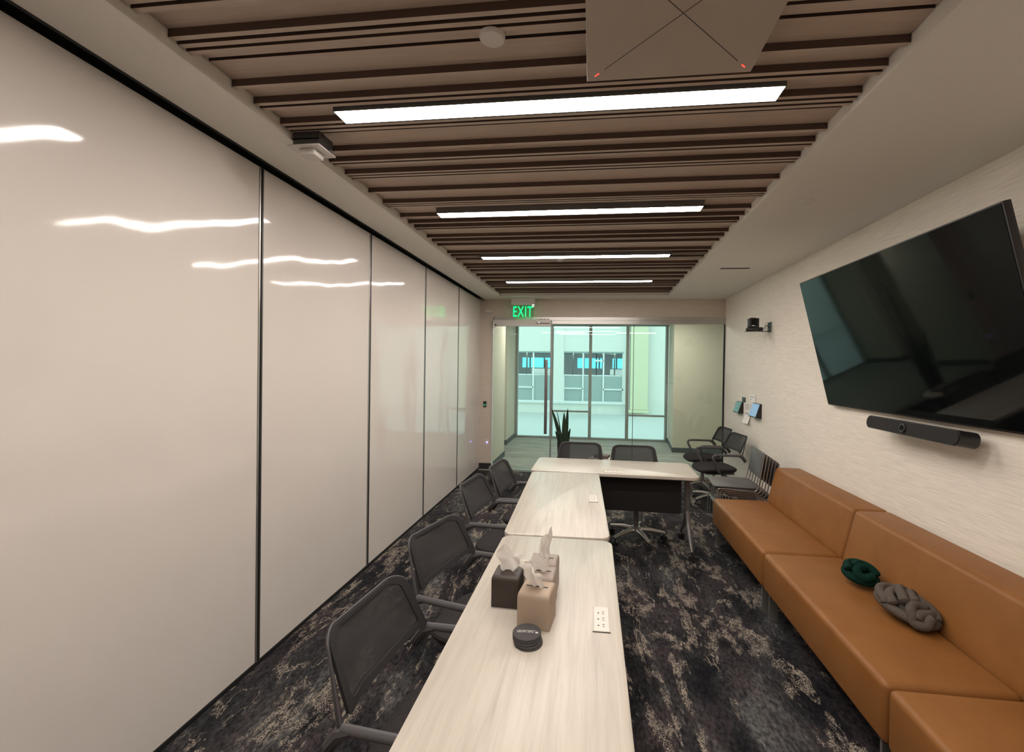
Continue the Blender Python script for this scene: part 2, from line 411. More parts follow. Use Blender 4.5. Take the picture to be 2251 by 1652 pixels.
# vestibule behind the glass
ZV = 2.74; YW = 10.40
struct('wall_corridor_left', boxm(-1.80, -1.645, YB+.12, 8.16, 0, ZV), 'vest')
struct('wall_corridor_left_2', boxm(-2.05, -1.845, 9.35, YW, 0, ZV), 'vest')
struct('wall_corridor_left_3', boxm(-5.2, -2.05, 9.35, 9.47, 0, ZV), 'vest')
struct('wall_corridor_left_4', boxm(-5.2, -1.80, 8.04, 8.16, 0, ZV), 'vest')
struct('wall_corridor_left_5', boxm(-5.3, -5.2, 8.16, 9.35, 0, ZV), 'vest')
bm = bmesh.new(); prism(bm, [(1.635, 9.15), (5.2, 9.15), (5.2, 9.3), (1.80, 9.3), (1.90, YW), (1.745, YW)], 0, ZV, 'z')
struct('wall_corridor_right', bm, 'vest')
struct('wall_corridor_right_2', boxm(5.2, 5.3, YB, 9.3, 0, ZV), 'vest')
struct('wall_corridor_right_3', boxm(XR+.12, 5.2, YB, YB+.12, 0, ZV), 'vest')
struct('ceiling_corridor', boxm(-5.2, 5.2, YB+.12, YW+.06, ZV, ZV+.1), 'paint')
bm = bmesh.new()
bx(bm, -1.645, -1.633, YB+.12, 8.172, 0, .10); bx(bm, -1.80, -1.645, 8.16, 8.172, 0, .10)
bx(bm, -1.845, -1.833, 9.338, YW, 0, .10); bx(bm, -5.2, -1.845, 9.338, 9.35, 0, .10)
struct('baseboard_corridor_left', bm, 'base_grey')
bm = bmesh.new(); prism(bm, [(1.623, 9.138), (5.2, 9.138), (5.2, 9.15), (1.635, 9.15), (1.745, YW), (1.733, YW)], 0, .10, 'z')
struct('baseboard_corridor_right', bm, 'base_grey')
# outer window wall
wf = struct('window_2', boxm(-1.845, 1.745, YW, YW+.10, 0, .045), 'frame')
wx = [-1.845, -1.005, -.09, .775, 1.675]
for i, x in enumerate(wx):
    obj('mullion', boxm(x, x+(.07 if 0 < i < 4 else .06), YW-.02, YW+.10, .045, 2.68), 'frame', wf, smooth=False)
obj('head_rail', boxm(-1.845, 1.745, YW-.02, YW+.10, 2.68, ZV), 'frame', wf, smooth=False)
for i, z in ((1, .635), (3, .575)): obj('transom', boxm(wx[i]+.07, wx[i+1], YW, YW+.08, z, z+.04), 'frame', wf, smooth=False)
for i in range(4):
    a, b = wx[i]+(.07 if i else .06)+.001, wx[i+1]-.001
    if i in (1, 3):
        z = .635 if i == 1 else .575
        obj('pane', boxm(a, b, YW+.04, YW+.052, .046, z-.001), 'winglass', wf, smooth=False)
        obj('pane', boxm(a, b, YW+.04, YW+.052, z+.041, 2.679), 'winglass', wf, smooth=False)
    else: obj('pane', boxm(a, b, YW+.04, YW+.052, .046, 2.679), 'winglass', wf, smooth=False)

# ------------------------------------------------------------------ ceiling lamps
def lamp(y, label):
    t = thing('linear_lamp', label, 'ceiling light', ((LX0+LX1)/2, y+LW/2, 2.815), 0, 'linear ceiling lamps')
    hx, hy = (LX1-LX0)/2, LW/2
    bm = bmesh.new()
    bx(bm, -hx, hx, -hy, -hy+.004, 0, .06); bx(bm, -hx, hx, hy-.004, hy, 0, .06); bx(bm, -hx, -hx+.004, -hy+.004, hy-.004, 0, .06); bx(bm, hx-.004, hx, -hy+.004, hy-.004, 0, .06)
    bx(bm, -hx+.004, hx-.004, -hy+.004, hy-.004, .05, .06)
    obj('housing', bm, 'greymetal', t, smooth=False)
    obj('diffuser', boxm(-hx+.004, hx-.004, -hy+.004, hy-.004, .001, .012), 'lamp', t, smooth=False)
    return t
nm = ['long linear ceiling lamp nearest the viewer, largest glowing strip', 'second linear ceiling lamp, behind the largest glowing strip',
      'third linear ceiling lamp from the viewer, beside a small round sensor', 'farthest and shortest-looking linear ceiling lamp, nearest the exit sign']
for i in range(4): lamp(LY[i], nm[i])
lamp(LY[4], 'linear ceiling lamp overhead behind the ceiling microphone panel'); lamp(LY[5], 'linear ceiling lamp at the near end, behind the viewer')

def corridor_fill_lamp(x, label):  # unseen fill lamps, added to brighten the corridor walls
    t = thing('corridor_fill_lamp', label, 'ceiling light', (x, 8.25, ZV-.052), 0, 'added corridor fill lamps')
    obj('housing', boxm(-.62, .62, -.10, .10, .012, .05, .003, 1), 'greymetal', t)
    obj('diffuser', boxm(-.60, .60, -.085, .085, 0, .011), 'lamp', t, smooth=False)
corridor_fill_lamp(-.85, 'left added fill lamp on the corridor ceiling behind the glass door'); corridor_fill_lamp(1.25, 'right added fill lamp on the corridor ceiling beyond the glass wall')

# ------------------------------------------------------------------ tables
def rrect(hx, hy, r, n=6):
    pts = []
    for cx, cy, a0 in ((hx-r, hy-r, 0), (-hx+r, hy-r, 90), (-hx+r, -hy+r, 180), (hx-r, -hy+r, 270)):
        for k in range(n+1):
            a = math.radians(a0+90*k/n); pts.append((cx+r*math.cos(a), cy+r*math.sin(a)))
    return pts
def ringstack(bm, rings):
    """rings: list of (pts list of xyz)"""
    R = [[bm.verts.new(p) for p in ring] for ring in rings]
    n = len(R[0])
    for A, B in zip(R, R[1:]):
        for k in range(n): bm.faces.new((A[k], A[(k+1) % n], B[(k+1) % n], B[k]))
    bm.faces.new(R[0][::-1]); bm.faces.new(R[-1])
def slab_round(hx, hy, r, z0, z1, e=.004):
    bm = bmesh.new(); rs = []
    for z, d in ((z0, e), (z0+e, 0), (z1-e, 0), (z1-e*.3, e*.3), (z1, e)):
        rs.append([(x, y, z) for x, y in rrect(hx-d, hy-d, r-d)])
    ringstack(bm, rs); return bm
def caster_bm(bm, x, y, r=.028, ang=0):
    c, s = math.cos(ang), math.sin(ang)
    def P(a, b): return (x+a*c-b*s, y+a*s+b*c)
    for o in (-.016, .016):
        R = []
        for off in (-.009, .009):
            R.append([bm.verts.new((*P(r*math.cos(2*PI*k/12), o+off), r+.001+r*math.sin(2*PI*k/12))) for k in range(12)])
        for k in range(12): bm.faces.new((R[0][k], R[0][(k+1) % 12], R[1][(k+1) % 12], R[1][k]))
        bm.faces.new(R[0][::-1]); bm.faces.new(R[1])
    tube(bm, [(x, y, r*1.1), (x, y, r*2.45)], .011, 8)
def power(parent, x, y, rz):
    p = obj('power_outlet', boxm(-.082, .082, -.029, .029, .0, .0035, .0015, 1), 'cream', parent)
    p.location = (x, y, .7402); p.rotation_euler = (0, 0, rz)
    obj('rim', boxm(-.086, -.0825, -.033, .033, 0, .002), 'slotdark', p, smooth=False)
    for i in (-1, 0, 1):
        bm = bmesh.new(); cyl(bm, (i*.042-.006, .011, .0036), .0035, .0006, 10)
        bx(bm, i*.042+.001, i*.042+.0035, -.012, -.003, .0036, .0042); bx(bm, i*.042-.0125, i*.042-.010, -.011, -.004, .0036, .0042)
        obj('socket', bm, 'slotdark', p, smooth=False)
def table(name_label, loc, rz, side, out_x):
    """local x along the length; side=+1: modesty panel and outlet near local +y edge"""
    t = thing('training_table', name_label, 'table', loc, rz, 'training tables in an L')
    hx, hy = .76, .305
    top = obj('tabletop', slab_round(hx, hy, .055, .7105, .74), 'laminate', t)
    for s in (-1, 1):
        x = s*(hx-.06)
        bm = boxm(x-.022, x+.022, side*.045-.03, side*.045+.03, .33, .71, .004, 1); lg = obj('leg', bm, 'greymetal', t)
        bm = bmesh.new()
        for q in (-1, 1):
            tube(bm, [(x, side*.045, .38), (x, side*.045+q*.10, .22), (x, side*.03+q*.27, .075)], [.024, .020, .014], 8)
        obj('foot', bm, 'greymetal', t)
        for q in (-1, 1):
            bm = bmesh.new(); caster_bm(bm, x, side*.03+q*.27, .027, .3*q); obj('caster', bm, 'blackplastic', t)
    obj('modesty_panel', boxm(-hx+.13, hx-.13, side*.13-.006, side*.13+.006, .36, .705, .003, 1), 'modesty', t)
    power(t, out_x, side*.232, PI if side > 0 else 0)
    return t
# T1/T2: local +x points to +Y (rz=90deg): local +y = -X, so the right side is local -y
T1 = table('nearest pale wood training table, under the tissue boxes and coasters', (-.185, 1.695, 0), math.radians(90), -1, -.012)
T2 = table('middle pale wood training table, empty, left row behind the tissue boxes', (-.213, 3.238, 0), math.radians(91.6), -1, -.02)
T3 = table('far pale wood training table set crosswise with black front panel', (.205, 4.312, 0), math.radians(-1.1), -1, .0)

# ------------------------------------------------------------------ task chairs (face local +x)
def back_map(a, b):
    """a,b in -1..1 across and up"""
    v = (b+1)/2
    W = .228 - .012*v + .014*(1-v)
    z = .652 + .222*v + .062*max(0, 1-v)**1.5*(1-a*a)
    x = -.205 - .085*v - .020*v*v - .045*(1-a*a)
    return Vector((x, a*W, z))
def outline(k, n=9):
    pts = rrect(1, 1, .30, n); c = []
    for x, y in pts: c.append((x*k, y*k))
    return c
def make_chair(label):
    t = thing('task_chair', label, 'chair', (0, 0, 0), 0, 'mesh back task chairs')
    # seat cushion
    bm = bmesh.new(); rings = []; N = 32
    for z, s in ((.425, .80), (.428, .93), (.442, .985), (.456, 1.0), (.468, .975), (.475, .90), (.478, .70), (.480, .40), (.480, .1)):
        ring = []
        for k in range(N):
            a = 2*PI*k/N; ca, sa = math.cos(a), math.sin(a); e = 2/3.4
            x = .245*s*math.copysign(abs(ca)**e, ca); y = .235*s*math.copysign(abs(sa)**e, sa)
            zz = z - max(0, x-.10)**2*1.1 + .010*(abs(y)/.235)**3
            ring.append((x, y, zz))
        rings.append(ring)
    ringstack(bm, rings); obj('seat', bm, 'fabric', t)
    obj('seat_pan', boxm(-.19, .17, -.17, .17, .395, .427, .012, 2), 'chairframe', t)
    # back: border band + mesh centre
    rs = [[back_map(*p) for p in outline(k)] for k in (1.0, .93, .86)]
    bm = bmesh.new(); R = [[bm.verts.new(p) for p in r] for r in rs]; n = len(R[0])
    R2 = [[bm.verts.new(p + Vector((-.012, 0, 0))) for p in r] for r in rs]
    for L in (R, R2):
        for A, B in zip(L, L[1:]):
            for k in range(n): bm.faces.new((A[k], A[(k+1) % n], B[(k+1) % n], B[k]))
    for k in range(n):
        bm.faces.new((R[0][k], R[0][(k+1) % n], R2[0][(k+1) % n], R2[0][k])); bm.faces.new((R[2][k], R[2][(k+1) % n], R2[2][(k+1) % n], R2[2][k]))
    obj('back_border', bm, 'border', t)
    bm = bmesh.new(); R = [[bm.verts.new(back_map(*p)+Vector((-.004, 0, 0))) for p in outline(k)] for k in (.87, .65, .4, .2)]
    for A, B in zip(R, R[1:]):
        for k in range(n): bm.faces.new((A[k], A[(k+1) % n], B[(k+1) % n], B[k]))
    bm.faces.new(R[-1]); obj('backrest', bm, 'mesh', t)
    # plastic rim behind the border, running down to the arm joints
    bm = bmesh.new()
    top = [back_map(*p)+Vector((-.010, 0, 0)) for p in outline(1.015) if p[1] > -.45]
    i0 = max(range(len(top)), key=lambda i: (top[i]-top[(i-1) % len(top)]).length); top = top[i0:]+top[:i0]
    s0 = 1 if top[0].y > 0 else -1
    path = [(-.262, s0*.250, .600), (-.232, s0*.256, .640)] + top + [(-.232, -s0*.256, .640), (-.262, -s0*.250, .600)]
    tube(bm, path, [.010]*2+[.0042+.013*max(0, min(1, (.77-p.z)/.10)) for p in top]+[.010]*2, 8); obj('back_frame', bm, 'chairframe', t)
    for s in (-1, 1):
        bm = bmesh.new()
        tube(bm, smooth_path([(-.225, s*.258, .650), (-.05, s*.262, .655), (.105, s*.262, .658), (.135, s*.262, .625), (.085, s*.252, .53), (.03, s*.235, .42), (-.01, s*.15, .410)]), .0135, 10, flat=1.15)
        obj('armrest', bm, 'chairarm', t)
        bm = bmesh.new(); tube(bm, [(-.185, s*.258, .652), (-.235, s*.258, .635), (-.275, s*.250, .585), (-.268, s*.246, .565)], [.013, .021, .020, .008], 8)
        obj('arm_bracket', bm, 'chairframe', t)
    bm = bmesh.new(); cyl(bm, (0, 0, .11), .025, .20, 16); cyl(bm, (0, 0, .30), .016, .10, 16); cyl(bm, (0, 0, .075), .045, .06, 16); obj('column', bm, 'greymetal', t)
    for k in range(5):
        a = 2*PI*k/5+.35; c, s = math.cos(a), math.sin(a)
        bm = bmesh.new(); tube(bm, [(.03*c, .03*s, .108), (.15*c, .15*s, .103), (.285*c, .285*s, .078)], [.024, .020, .013], 8); obj('leg', bm, 'silver', t)
        bm = bmesh.new(); caster_bm(bm, .27*c, .27*s, .0265, a+.7); obj('caster', bm, 'blackplastic', t)
    return t
rd = math.radians
C0 = make_chair('nearest mesh back task chair, at the near table beside the partition'); C0.location = (-.450, 1.415, 0); C0.rotation_euler = (0, 0, rd(-6))
g = 'mesh back task chairs'
dup(C0, (-.485, 2.085, 0), rd(-15), 'second mesh back task chair from the viewer, left of the tissue boxes', g)
dup(C0, (-.540, 3.055, 0), rd(-7), 'third mesh back task chair from the viewer, at the middle table', g)
dup(C0, (-.470, 3.620, 0), rd(-6), 'farthest of the four mesh back task chairs on the left side', g)
dup(C0, (-.125, 4.50, 0), rd(-91), 'left of two mesh back task chairs behind the crosswise table', g)
dup(C0, (.450, 4.42, 0), rd(-89), 'right of two mesh back task chairs behind the crosswise table', g)
dup(C0, (1.555, 5.80, 0), rd(189), 'black task chair against the right wall, next to the chair stack', g)
dup(C0, (1.565, 6.42, 0), rd(186), 'black task chair in the far right corner, against the glass', g)

# ------------------------------------------------------------------ sofa modules
def sofa(label, y0, y1):
    t = thing('bench_sofa', label, 'sofa', (1.5, (y0+y1)/2, 0), 0, 'tan leather bench modules')
    a, b = -(y1-y0)/2+.003, (y1-y0)/2-.003
    bm = bmesh.new(); prism(bm, [(-.31, .185), (.20, .185), (.20, .440), (-.31, .440)], a, b, 'y', .028, 5); obj('seat', bm, 'leather', t)
    bm = bmesh.new(); prism(bm, [(.202, .185), (.50, .185), (.50, .765), (.272, .765), (.196, .446)], a, b, 'y', .026, 5); obj('backrest', bm, 'leather', t)
    for y in (a+.045, b-.07):
        for x in (-.26, .40):
            o = obj('leg', boxm(x-.03, x+.03, y, y+.012, 0, .186, .002, 1), 'silver', t, smooth=False)
    return t
sofa('nearest tan leather bench module, only its seat corner showing', .625, 1.900)
sofa('middle tan leather bench module under the knotted cushions', 1.905, 3.185)
sofa('farthest tan leather bench module, next to the chair stack', 3.190, 4.470)

# ------------------------------------------------------------------ stacked wire chairs (face local -x)
def make_stack_chair(label):
    t = thing('stacking_chair', label, 'chair', (0, 0, 0), 0, 'stacked wire frame chairs')
    hw = .215
    bm = bmesh.new(); rs = []
    for z, d in ((.425, .003), (.428, 0), (.434, 0), (.437, .003)):
        ring = []
        for x, y in rrect(.215-d, hw-d, .06):
            ring.append((x, y, z + .25*max(0, abs(x+.02)-.10)**2*(-1 if x < 0 else .6) - .004*(1-(y/hw)**2)))
        rs.append(ring)
    ringstack(bm, rs); obj('seat', bm, 'shell', t)
    bm = bmesh.new(); rs = []
    for d, off in ((.003, 0), (0, .003), (0, .008), (.003, .011)):
        ring = []
        for y, v in rrect(.215-d, .128-d, .045):
            x = .205 + .14*(v+.13) + off - .022*(1-(y/.215)**2)*-1
            ring.append((x, y, .657+v))
        rs.append(ring)
    ringstack(bm, rs); obj('backrest', bm, 'shell', t)
    for s in (-1, 1):
        y = s*(hw+.012)
        bm = bmesh.new()
        pth = smooth_path([(-.205, y, .012), (-.185, y, .40), (-.165, y, .418), (.10, y, .405), (.17, y, .40), (.20, y, .45), (.222, y, .60), (.250, y, .785)], 2)
        tube(bm, pth, .0055, 6)
        tube(bm, smooth_path([(.165, y*.98, .402), (.19, y*.98, .35), (.25, y*.98, .012)], 1), .0055, 6)
        tube(bm, [(-.205, y, .006), (.25, y*.98, .006)], .0055, 6)
        obj('side_frame', bm, 'rod', t)
    bm = bmesh.new(); tube(bm, [(-.19, -hw-.012, .24), (-.19, hw+.012, .24)], .005, 6); tube(bm, [(.17, -hw-.01, .40), (.17, hw+.01, .40)], .005, 6)
    tube(bm, [(-.12, -hw-.012, .414), (-.12, hw+.012, .414)], .005, 6)
    obj('cross_rod', bm, 'rod', t)
    return t
words = ['bottom chair', 'second chair from the bottom', 'third chair from the bottom', 'fourth chair from the bottom', 'fifth chair from the bottom', 'topmost chair']
SC = None
for k in range(6):
    lab = words[k] + (' of the grey wire frame stack, behind the bench end' if k < 5 else ' of the grey wire frame stack, its seat and back fully in view')
    p = (1.60-.027*k, 4.775, .0185*k)
    if k == 0: SC = make_stack_chair(lab); SC.location = p; SC.rotation_euler = (0, 0, rd(-5))
    else: dup(SC, p, rd(-5), lab, 'stacked wire frame chairs')

# ------------------------------------------------------------------ TV on the right wall
tw, th = 1.864, 1.056
tv = thing('television', 'large black wall television tilted down above the leather bench', 'television', (1.863, 3.035, 1.929))
tv.rotation_euler = (0, rd(-13.6), 0)   # local -x faces the room, top leans out
obj('bezel', boxm(0, .035, -tw/2, tw/2, -th/2, th/2, .004, 2), 'blackplastic', tv)
obj('screen', boxm(-.0025, .0005, -tw/2+.008, tw/2-.008, -th/2+.014, th/2-.008), 'screen', tv, smooth=False)
obj('rear_housing', boxm(.035, .065, -.55, .55, -.42, .25, .012, 2), 'blackplastic', tv)
mb = thing('wall_bracket', 'black mounting arm between the television and the wall', 'bracket', (1.98, 3.035, 2.0))
bm = bmesh.new(); bx(bm, .03, .054, -.3, .3, -.1, .1); tube(bm, [(.03, -.2, .05), (-.02, -.2, .10)], .012, 8); tube(bm, [(.03, .2, .05), (-.02, .2, .10)], .012, 8)
obj('arm', bm, 'blackplastic', mb)
# video bar
vb = thing('video_bar', 'black conference video bar with round lens under the television', 'video bar', (1.925, 2.86, 1.355)); vb.rotation_euler = (0, rd(8), 0)
bm = bmesh.new(); prism(bm, rrect(.385, .042, .036, 6), -.05, .045, 'x'); obj('body', bm, 'blackplastic', vb)
bm = bmesh.new(); prism(bm, rrect(.379, .036, .033, 6), -.055, -.05, 'x'); obj('grille', bm, M['modesty'], vb)
bm = bmesh.new(); cyl(bm, (-.066, .02, 0), .026, .012, 24, 'x'); obj('lens', bm, 'alu_dark', vb)
bm = bmesh.new(); cyl(bm, (-.069, .02, 0), .016, .004, 24, 'x'); obj('lens_glass', bm, 'screen', vb)
obj('mount', boxm(.045, .10, -.09, .09, -.02, .03), 'blackplastic', vb, smooth=False)

# PTZ camera on its shelf
pc = thing('wall_camera', 'black pan tilt camera on the right wall near the glass end', 'camera', (1.85, 5.36, 2.150))
bm = bmesh.new(); rs = []
for z, r in ((.003, .070), (.012, .078), (.03, .078), (.042, .066)):
    rs.append([(r*math.cos(2*PI*k/24), r*.9*math.sin(2*PI*k/24), z) for k in range(24)])
ringstack(bm, rs); bx(bm, .03, .10, -.035, .035, .004, .045, .004, 1); obj('base', bm, 'blackplastic', pc)
bm = bmesh.new(); bx(bm, -.050, -.028, -.048, .048, .04, .15, .006, 2); bx(bm, .030, .052, -.048, .048, .04, .15, .006, 2); bx(bm, -.05, .052, -.04, .04, .035, .06, .006, 2); obj('yoke', bm, 'blackplastic', pc)
bm = bmesh.new(); cyl(bm, (-.027, 0, .115), .044, .056, 24, 'x'); obj('head', bm, 'blackplastic', pc)
bm = bmesh.new(); cyl(bm, (0, -.062, .115), .024, .04, 20, 'y'); obj('lens', bm, 'screen', pc)
bm = bmesh.new(); bx(bm, -.085, .180, -.05, .05, -.003, .0); bx(bm, .180, .1845, -.05, .05, -.01, .105); obj('shelf_bracket', bm, 'blackplastic', pc, smooth=False)
bm = bmesh.new(); tube(bm, smooth_path([(.10, 0, .025), (.125, 0, .02), (.13, 0, .06), (.15, 0, .07), (.183, 0, .04)]), .003, 6); obj('cable', bm, 'rubber', pc)

# tablets, papers, switch on the right wall
def wedge(name, label, y0, y1, z0, z1, scr):
    t = thing(name, label, 'control panel', (XR, (y0+y1)/2, z0))
    h = z1-z0; a = (y1-y0)/2
    bm = bmesh.new(); prism(bm, [(0, 0), (-.066, .004), (-.070, .012), (-.018, h), (0, h)], -a, a, 'y'); obj('body', bm, 'blackplastic', t, smooth=False)
    bm = bmesh.new()
    def P(f, y): return (-.070+.052*f-.0022, y, .012+(h-.012)*f)
    prism(bm, [(P(.04, 0)[0], P(.04, 0)[2]), (P(.96, 0)[0], P(.96, 0)[2]), (P(.96, 0)[0]-.001, P(.96, 0)[2]), (P(.04, 0)[0]-.001, P(.04, 0)[2])], -a+.008, a-.008, 'y')
    obj('screen', bm, scr, t, smooth=False); return t
wedge('touch_panel', 'small wedge touch panel with pale blue screen on the right wall', 5.555, 5.80, 1.112, 1.288, 'panelblue')
wedge('touch_panel', 'small wedge touch panel with green reflection painted on its screen, nearest the glass', 6.20, 6.42, 1.105, 1.262, 'panelreflection')
t = obj('wall_plate', boxm(XR-.008, XR, 6.12, 6.24, 1.262, 1.33, .002, 1), 'blackplastic'); tag(t, 'thin black plate on the wall just above the green touch panel', 'plate')
t = obj('light_switch', boxm(XR-.006, XR, 6.49, 6.56, 1.13, 1.24, .002, 1), 'white'); tag(t, 'small white switch plate left of the green touch panel', 'switch')
def sheet(label, y0, y1, z0, z1, curl, wr):
    t = thing('paper_note', label, 'paper', (XR-.004, (y0+y1)/2, (z0+z1)/2)); hy, hz = (y1-y0)/2, (z1-z0)/2
    bm = bmesh.new(); nn = 10; V = []
    for i in range(nn+1):
        v = -1+2*i/nn; x = -.002-curl*max(0, -v)**2
        V.append([bm.verts.new((x+dx, s*hy, v*hz)) for s, dx in ((-1, 0), (1, 0), (1, .0012), (-1, .0012))])
    for A, B in zip(V, V[1:]):
        for k in range(4): bm.faces.new((A[k], A[(k+1) % 4], B[(k+1) % 4], B[k]))
    bm.faces.new(V[0]); bm.faces.new(V[-1][::-1]); obj('sheet', bm, 'paper', t)
    bm = bmesh.new()
    for v, l in wr:
        x = -.002-curl*max(0, -v)**2
        bx(bm, x-.0012, x-.0004, -hy*l, hy*.75, v*hz-.003, v*hz+.003)
    obj('printed_lines', bm, 'greymetal', t, smooth=False)
sheet('upper white paper note taped above the touch panels', 5.76, 5.96, 1.255, 1.385, .0, [(.5, .6), (.0, -.2)])
sheet('longer white paper note hanging between the two touch panels', 5.93, 6.14, 1.00, 1.265, .035, [(.85, .7), (.7, .7), (.55, .7), (.4, .5), (.0, .6), (-.1, .5)])

# hardware on the far wall
t = obj('card_reader', boxm(-1.785, -1.735, YB-.018, YB, 1.025, 1.120, .003, 1), 'blackplastic'); tag(t, 'small black card reader with green display on the end wall', 'card reader')
o = obj('display', boxm(-1.778, -1.742, YB-.020, YB-.0182, 1.045, 1.078), mat('reader_green', (.0, .08, .03), .3, emit=(.05, .5, .25), es=.12), t, smooth=False)
t = obj('wall_outlet', boxm(-1.772, -1.690, YB-.008, YB, .382, .500, .002, 1), 'cream'); tag(t, 'cream wall outlet plate with a blue night light low on the end wall', 'outlet')
bm = bmesh.new(); cyl(bm, (-1.712, YB-.0115, .445), .017, .003, 20, 'y'); obj('night_light', bm, 'led_blue', t)
obj('socket', boxm(-1.757, -1.743, YB-.0095, YB-.0083, .425, .432), 'slotdark', t, smooth=False)
t = obj('wall_box', boxm(-1.775, -1.655, YB-.03, YB, 2.572, 2.632, .003, 1), 'white'); tag(t, 'small pale sensor box high on the end wall left of the exit sign', 'sensor')
obj('window', boxm(-1.745, -1.700, YB-.0315, YB-.0302, 2.595, 2.612), 'cream', t, smooth=False)
t = thing('door_operator', 'long grey automatic door operator box over the glass door', 'door operator', (-1.14, YB-.03, 2.352))
obj('housing', boxm(-.468, .470, -.075, .0, 0, .100, .004, 1), 'white', t)
bm = bmesh.new(); cyl(bm, (-.43, -.079, .02), .012, .004, 16, 'y'); obj('knob', bm, 'black', t)
bm = bmesh.new(); tube(bm, smooth_path([(-.455, -.02, .150), (-.475, -.04, .12), (-.505, -.06, .05), (-.49, -.075, -.015), (-.45, -.082, -.03), (-.43, -.082, .012)]), .0035, 6); obj('cable', bm, 'alu_dark', t)
t = thing('door_sensor', 'pale grey motion sensor with small lamp on the door operator', 'sensor', (-.80, YB-.112, 2.395))
obj('body', boxm(-.105, .105, -.028, .0, 0, .075, .004, 1), 'white', t)
bm = bmesh.new()
for dx, wd in ((-.085, .01), (-.06, .014), (-.03, .02), (.01, .008), (.03, .012), (.075, .01)): bx(bm, dx, dx+wd, -.0295, -.0283, .058, .070)
obj('vent_marks', bm, 'slotdark', t, smooth=False)
obj('lens_strip', boxm(-.10, .10, -.0295, -.0283, .004, .010), 'slotdark', t, smooth=False)
obj('indicator', boxm(-.068, -.055, -.031, -.0297, .002, .014), mat('sensor_led', (.6, .8, .7), .4, emit=(.7, 1, .85), es=.9), t, smooth=False)
# exit sign
t = thing('exit_sign', 'green lit EXIT sign hanging from the ceiling above the door', 'exit sign', (-1.115, 6.90, 2.49))
obj('housing', boxm(-.185, .190, -.035, .035, .185, .304, .003, 1), 'white', t)
obj('panel', boxm(-.165, .180, -.003, .003, 0, .185), 'acrylic', t, smooth=False)
fcu = bpy.data.curves.new('letters', 'FONT'); fcu.body = 'EXIT'; fcu.size = .235; fcu.extrude = .002; fcu.align_x = 'CENTER'; fcu.offset = .0012; fcu.space_character = 1.14
fcu.materials.append(M['exit'])
o = bpy.data.objects.new('letters', fcu); COL.objects.link(o); o.parent = t; o.location = (-.005, -.0075, .006); o.rotation_euler = (PI/2, 0, 0); o.scale = (.60, 1, 1); to_mesh(o)
obj('indicator', boxm(.15, .185, -.037, -.0352, .178, .190), mat('exit_lamp', (.8, .85, .7), .4, emit=(.9, 1, .8), es=.9), t, smooth=False)

# ------------------------------------------------------------------ ceiling devices
t = thing('ceiling_microphone', 'square suspended ceiling microphone panel with diagonal seams and two red lights', 'microphone array', (.262, 1.40, 2.797))
obj('panel', boxm(-.3, .3, -.3, .3, 0, .018, .002, 1), mat('mic_panel', (.42, .345, .285), .6), t)
for sx, sy in ((1, 1), (-1, 1), (1, -1), (-1, -1)):
    bm = bmesh.new(); a = Vector((.0, .0, -.0003)); b_ = Vector((sx*.235, sy*.235, -.0003)); d = (b_-a).normalized(); nrm = Vector((-d.y, d.x, 0))*.0016
    vs = [bm.verts.new(p) for p in (a+nrm, a-nrm, b_-nrm, b_+nrm)]; bm.faces.new(vs)
    vs2 = [bm.verts.new(p+Vector((0, 0, .0004))) for p in (a+nrm, a-nrm, b_-nrm, b_+nrm)]; bm.faces.new(vs2[::-1])
    obj('seam', bm, 'slotdark', t, smooth=False)
    if sy > 0:
        c = Vector((sx*.262, .262, 0)); nrm2 = Vector((-d.y, d.x, 0))*.0024; L = d*.011; bm = bmesh.new()
        vs = [bm.verts.new(p+Vector((0, 0, -.001))) for p in (c-L+nrm2, c-L-nrm2, c+L-nrm2, c+L+nrm2)]; bm.faces.new(vs)
        vs = [bm.verts.new(p+Vector((0, 0, .0002))) for p in (c-L+nrm2, c-L-nrm2, c+L-nrm2, c+L+nrm2)]; bm.faces.new(vs[::-1])
        obj('indicator', bm, 'led_red', t, smooth=False)
for sx in (-1, 1):
    for sy in (-1, 1): obj('hanger', boxm(sx*.27-.01, sx*.27+.01, sy*.25-.01, sy*.25+.01, .018, .030), 'greymetal', t, smooth=False)
def disc(name, label, x, y, z, r, m='white', cat='sensor', h=.012):
    bm = bmesh.new(); rs = []
    for dz, s in ((0, 1), (-h*.6, .97), (-h, .85), (-h, .2)): rs.append([(r*s*math.cos(2*PI*k/28), r*s*math.sin(2*PI*k/28), dz) for k in range(28)])
    ringstack(bm, rs); return tag(obj(name, bm, m, None, True, (x, y, z)), label, cat)
disc('round_cover', 'white round cover on the slatted ceiling left of the microphone panel', -.358, 1.475, ZA, .045, cat='ceiling cover')
disc('round_sensor', 'small white round sensor just behind the third ceiling lamp', -.354, 4.60, ZA, .035)
disc('sprinkler_cover', 'round painted sprinkler cover on the right ceiling, nearer one', 1.354, 3.02, ZC, .045, 'paint', 'sprinkler', .006)
disc('sprinkler_cover', 'round painted sprinkler cover on the right ceiling, farther one', 1.342, 5.90, ZC, .04, 'paint', 'sprinkler', .006)
t = thing('air_vent', 'slim dark linear air vent in the right ceiling', 'vent', (1.508, 4.94, ZC-.004))
obj('slot', boxm(-.15, .15, -.02, .02, -.001, .004), 'black', t, smooth=False)
obj('flange', boxm(-.165, .165, -.032, .032, .0015, .004), 'paint', t, smooth=False)
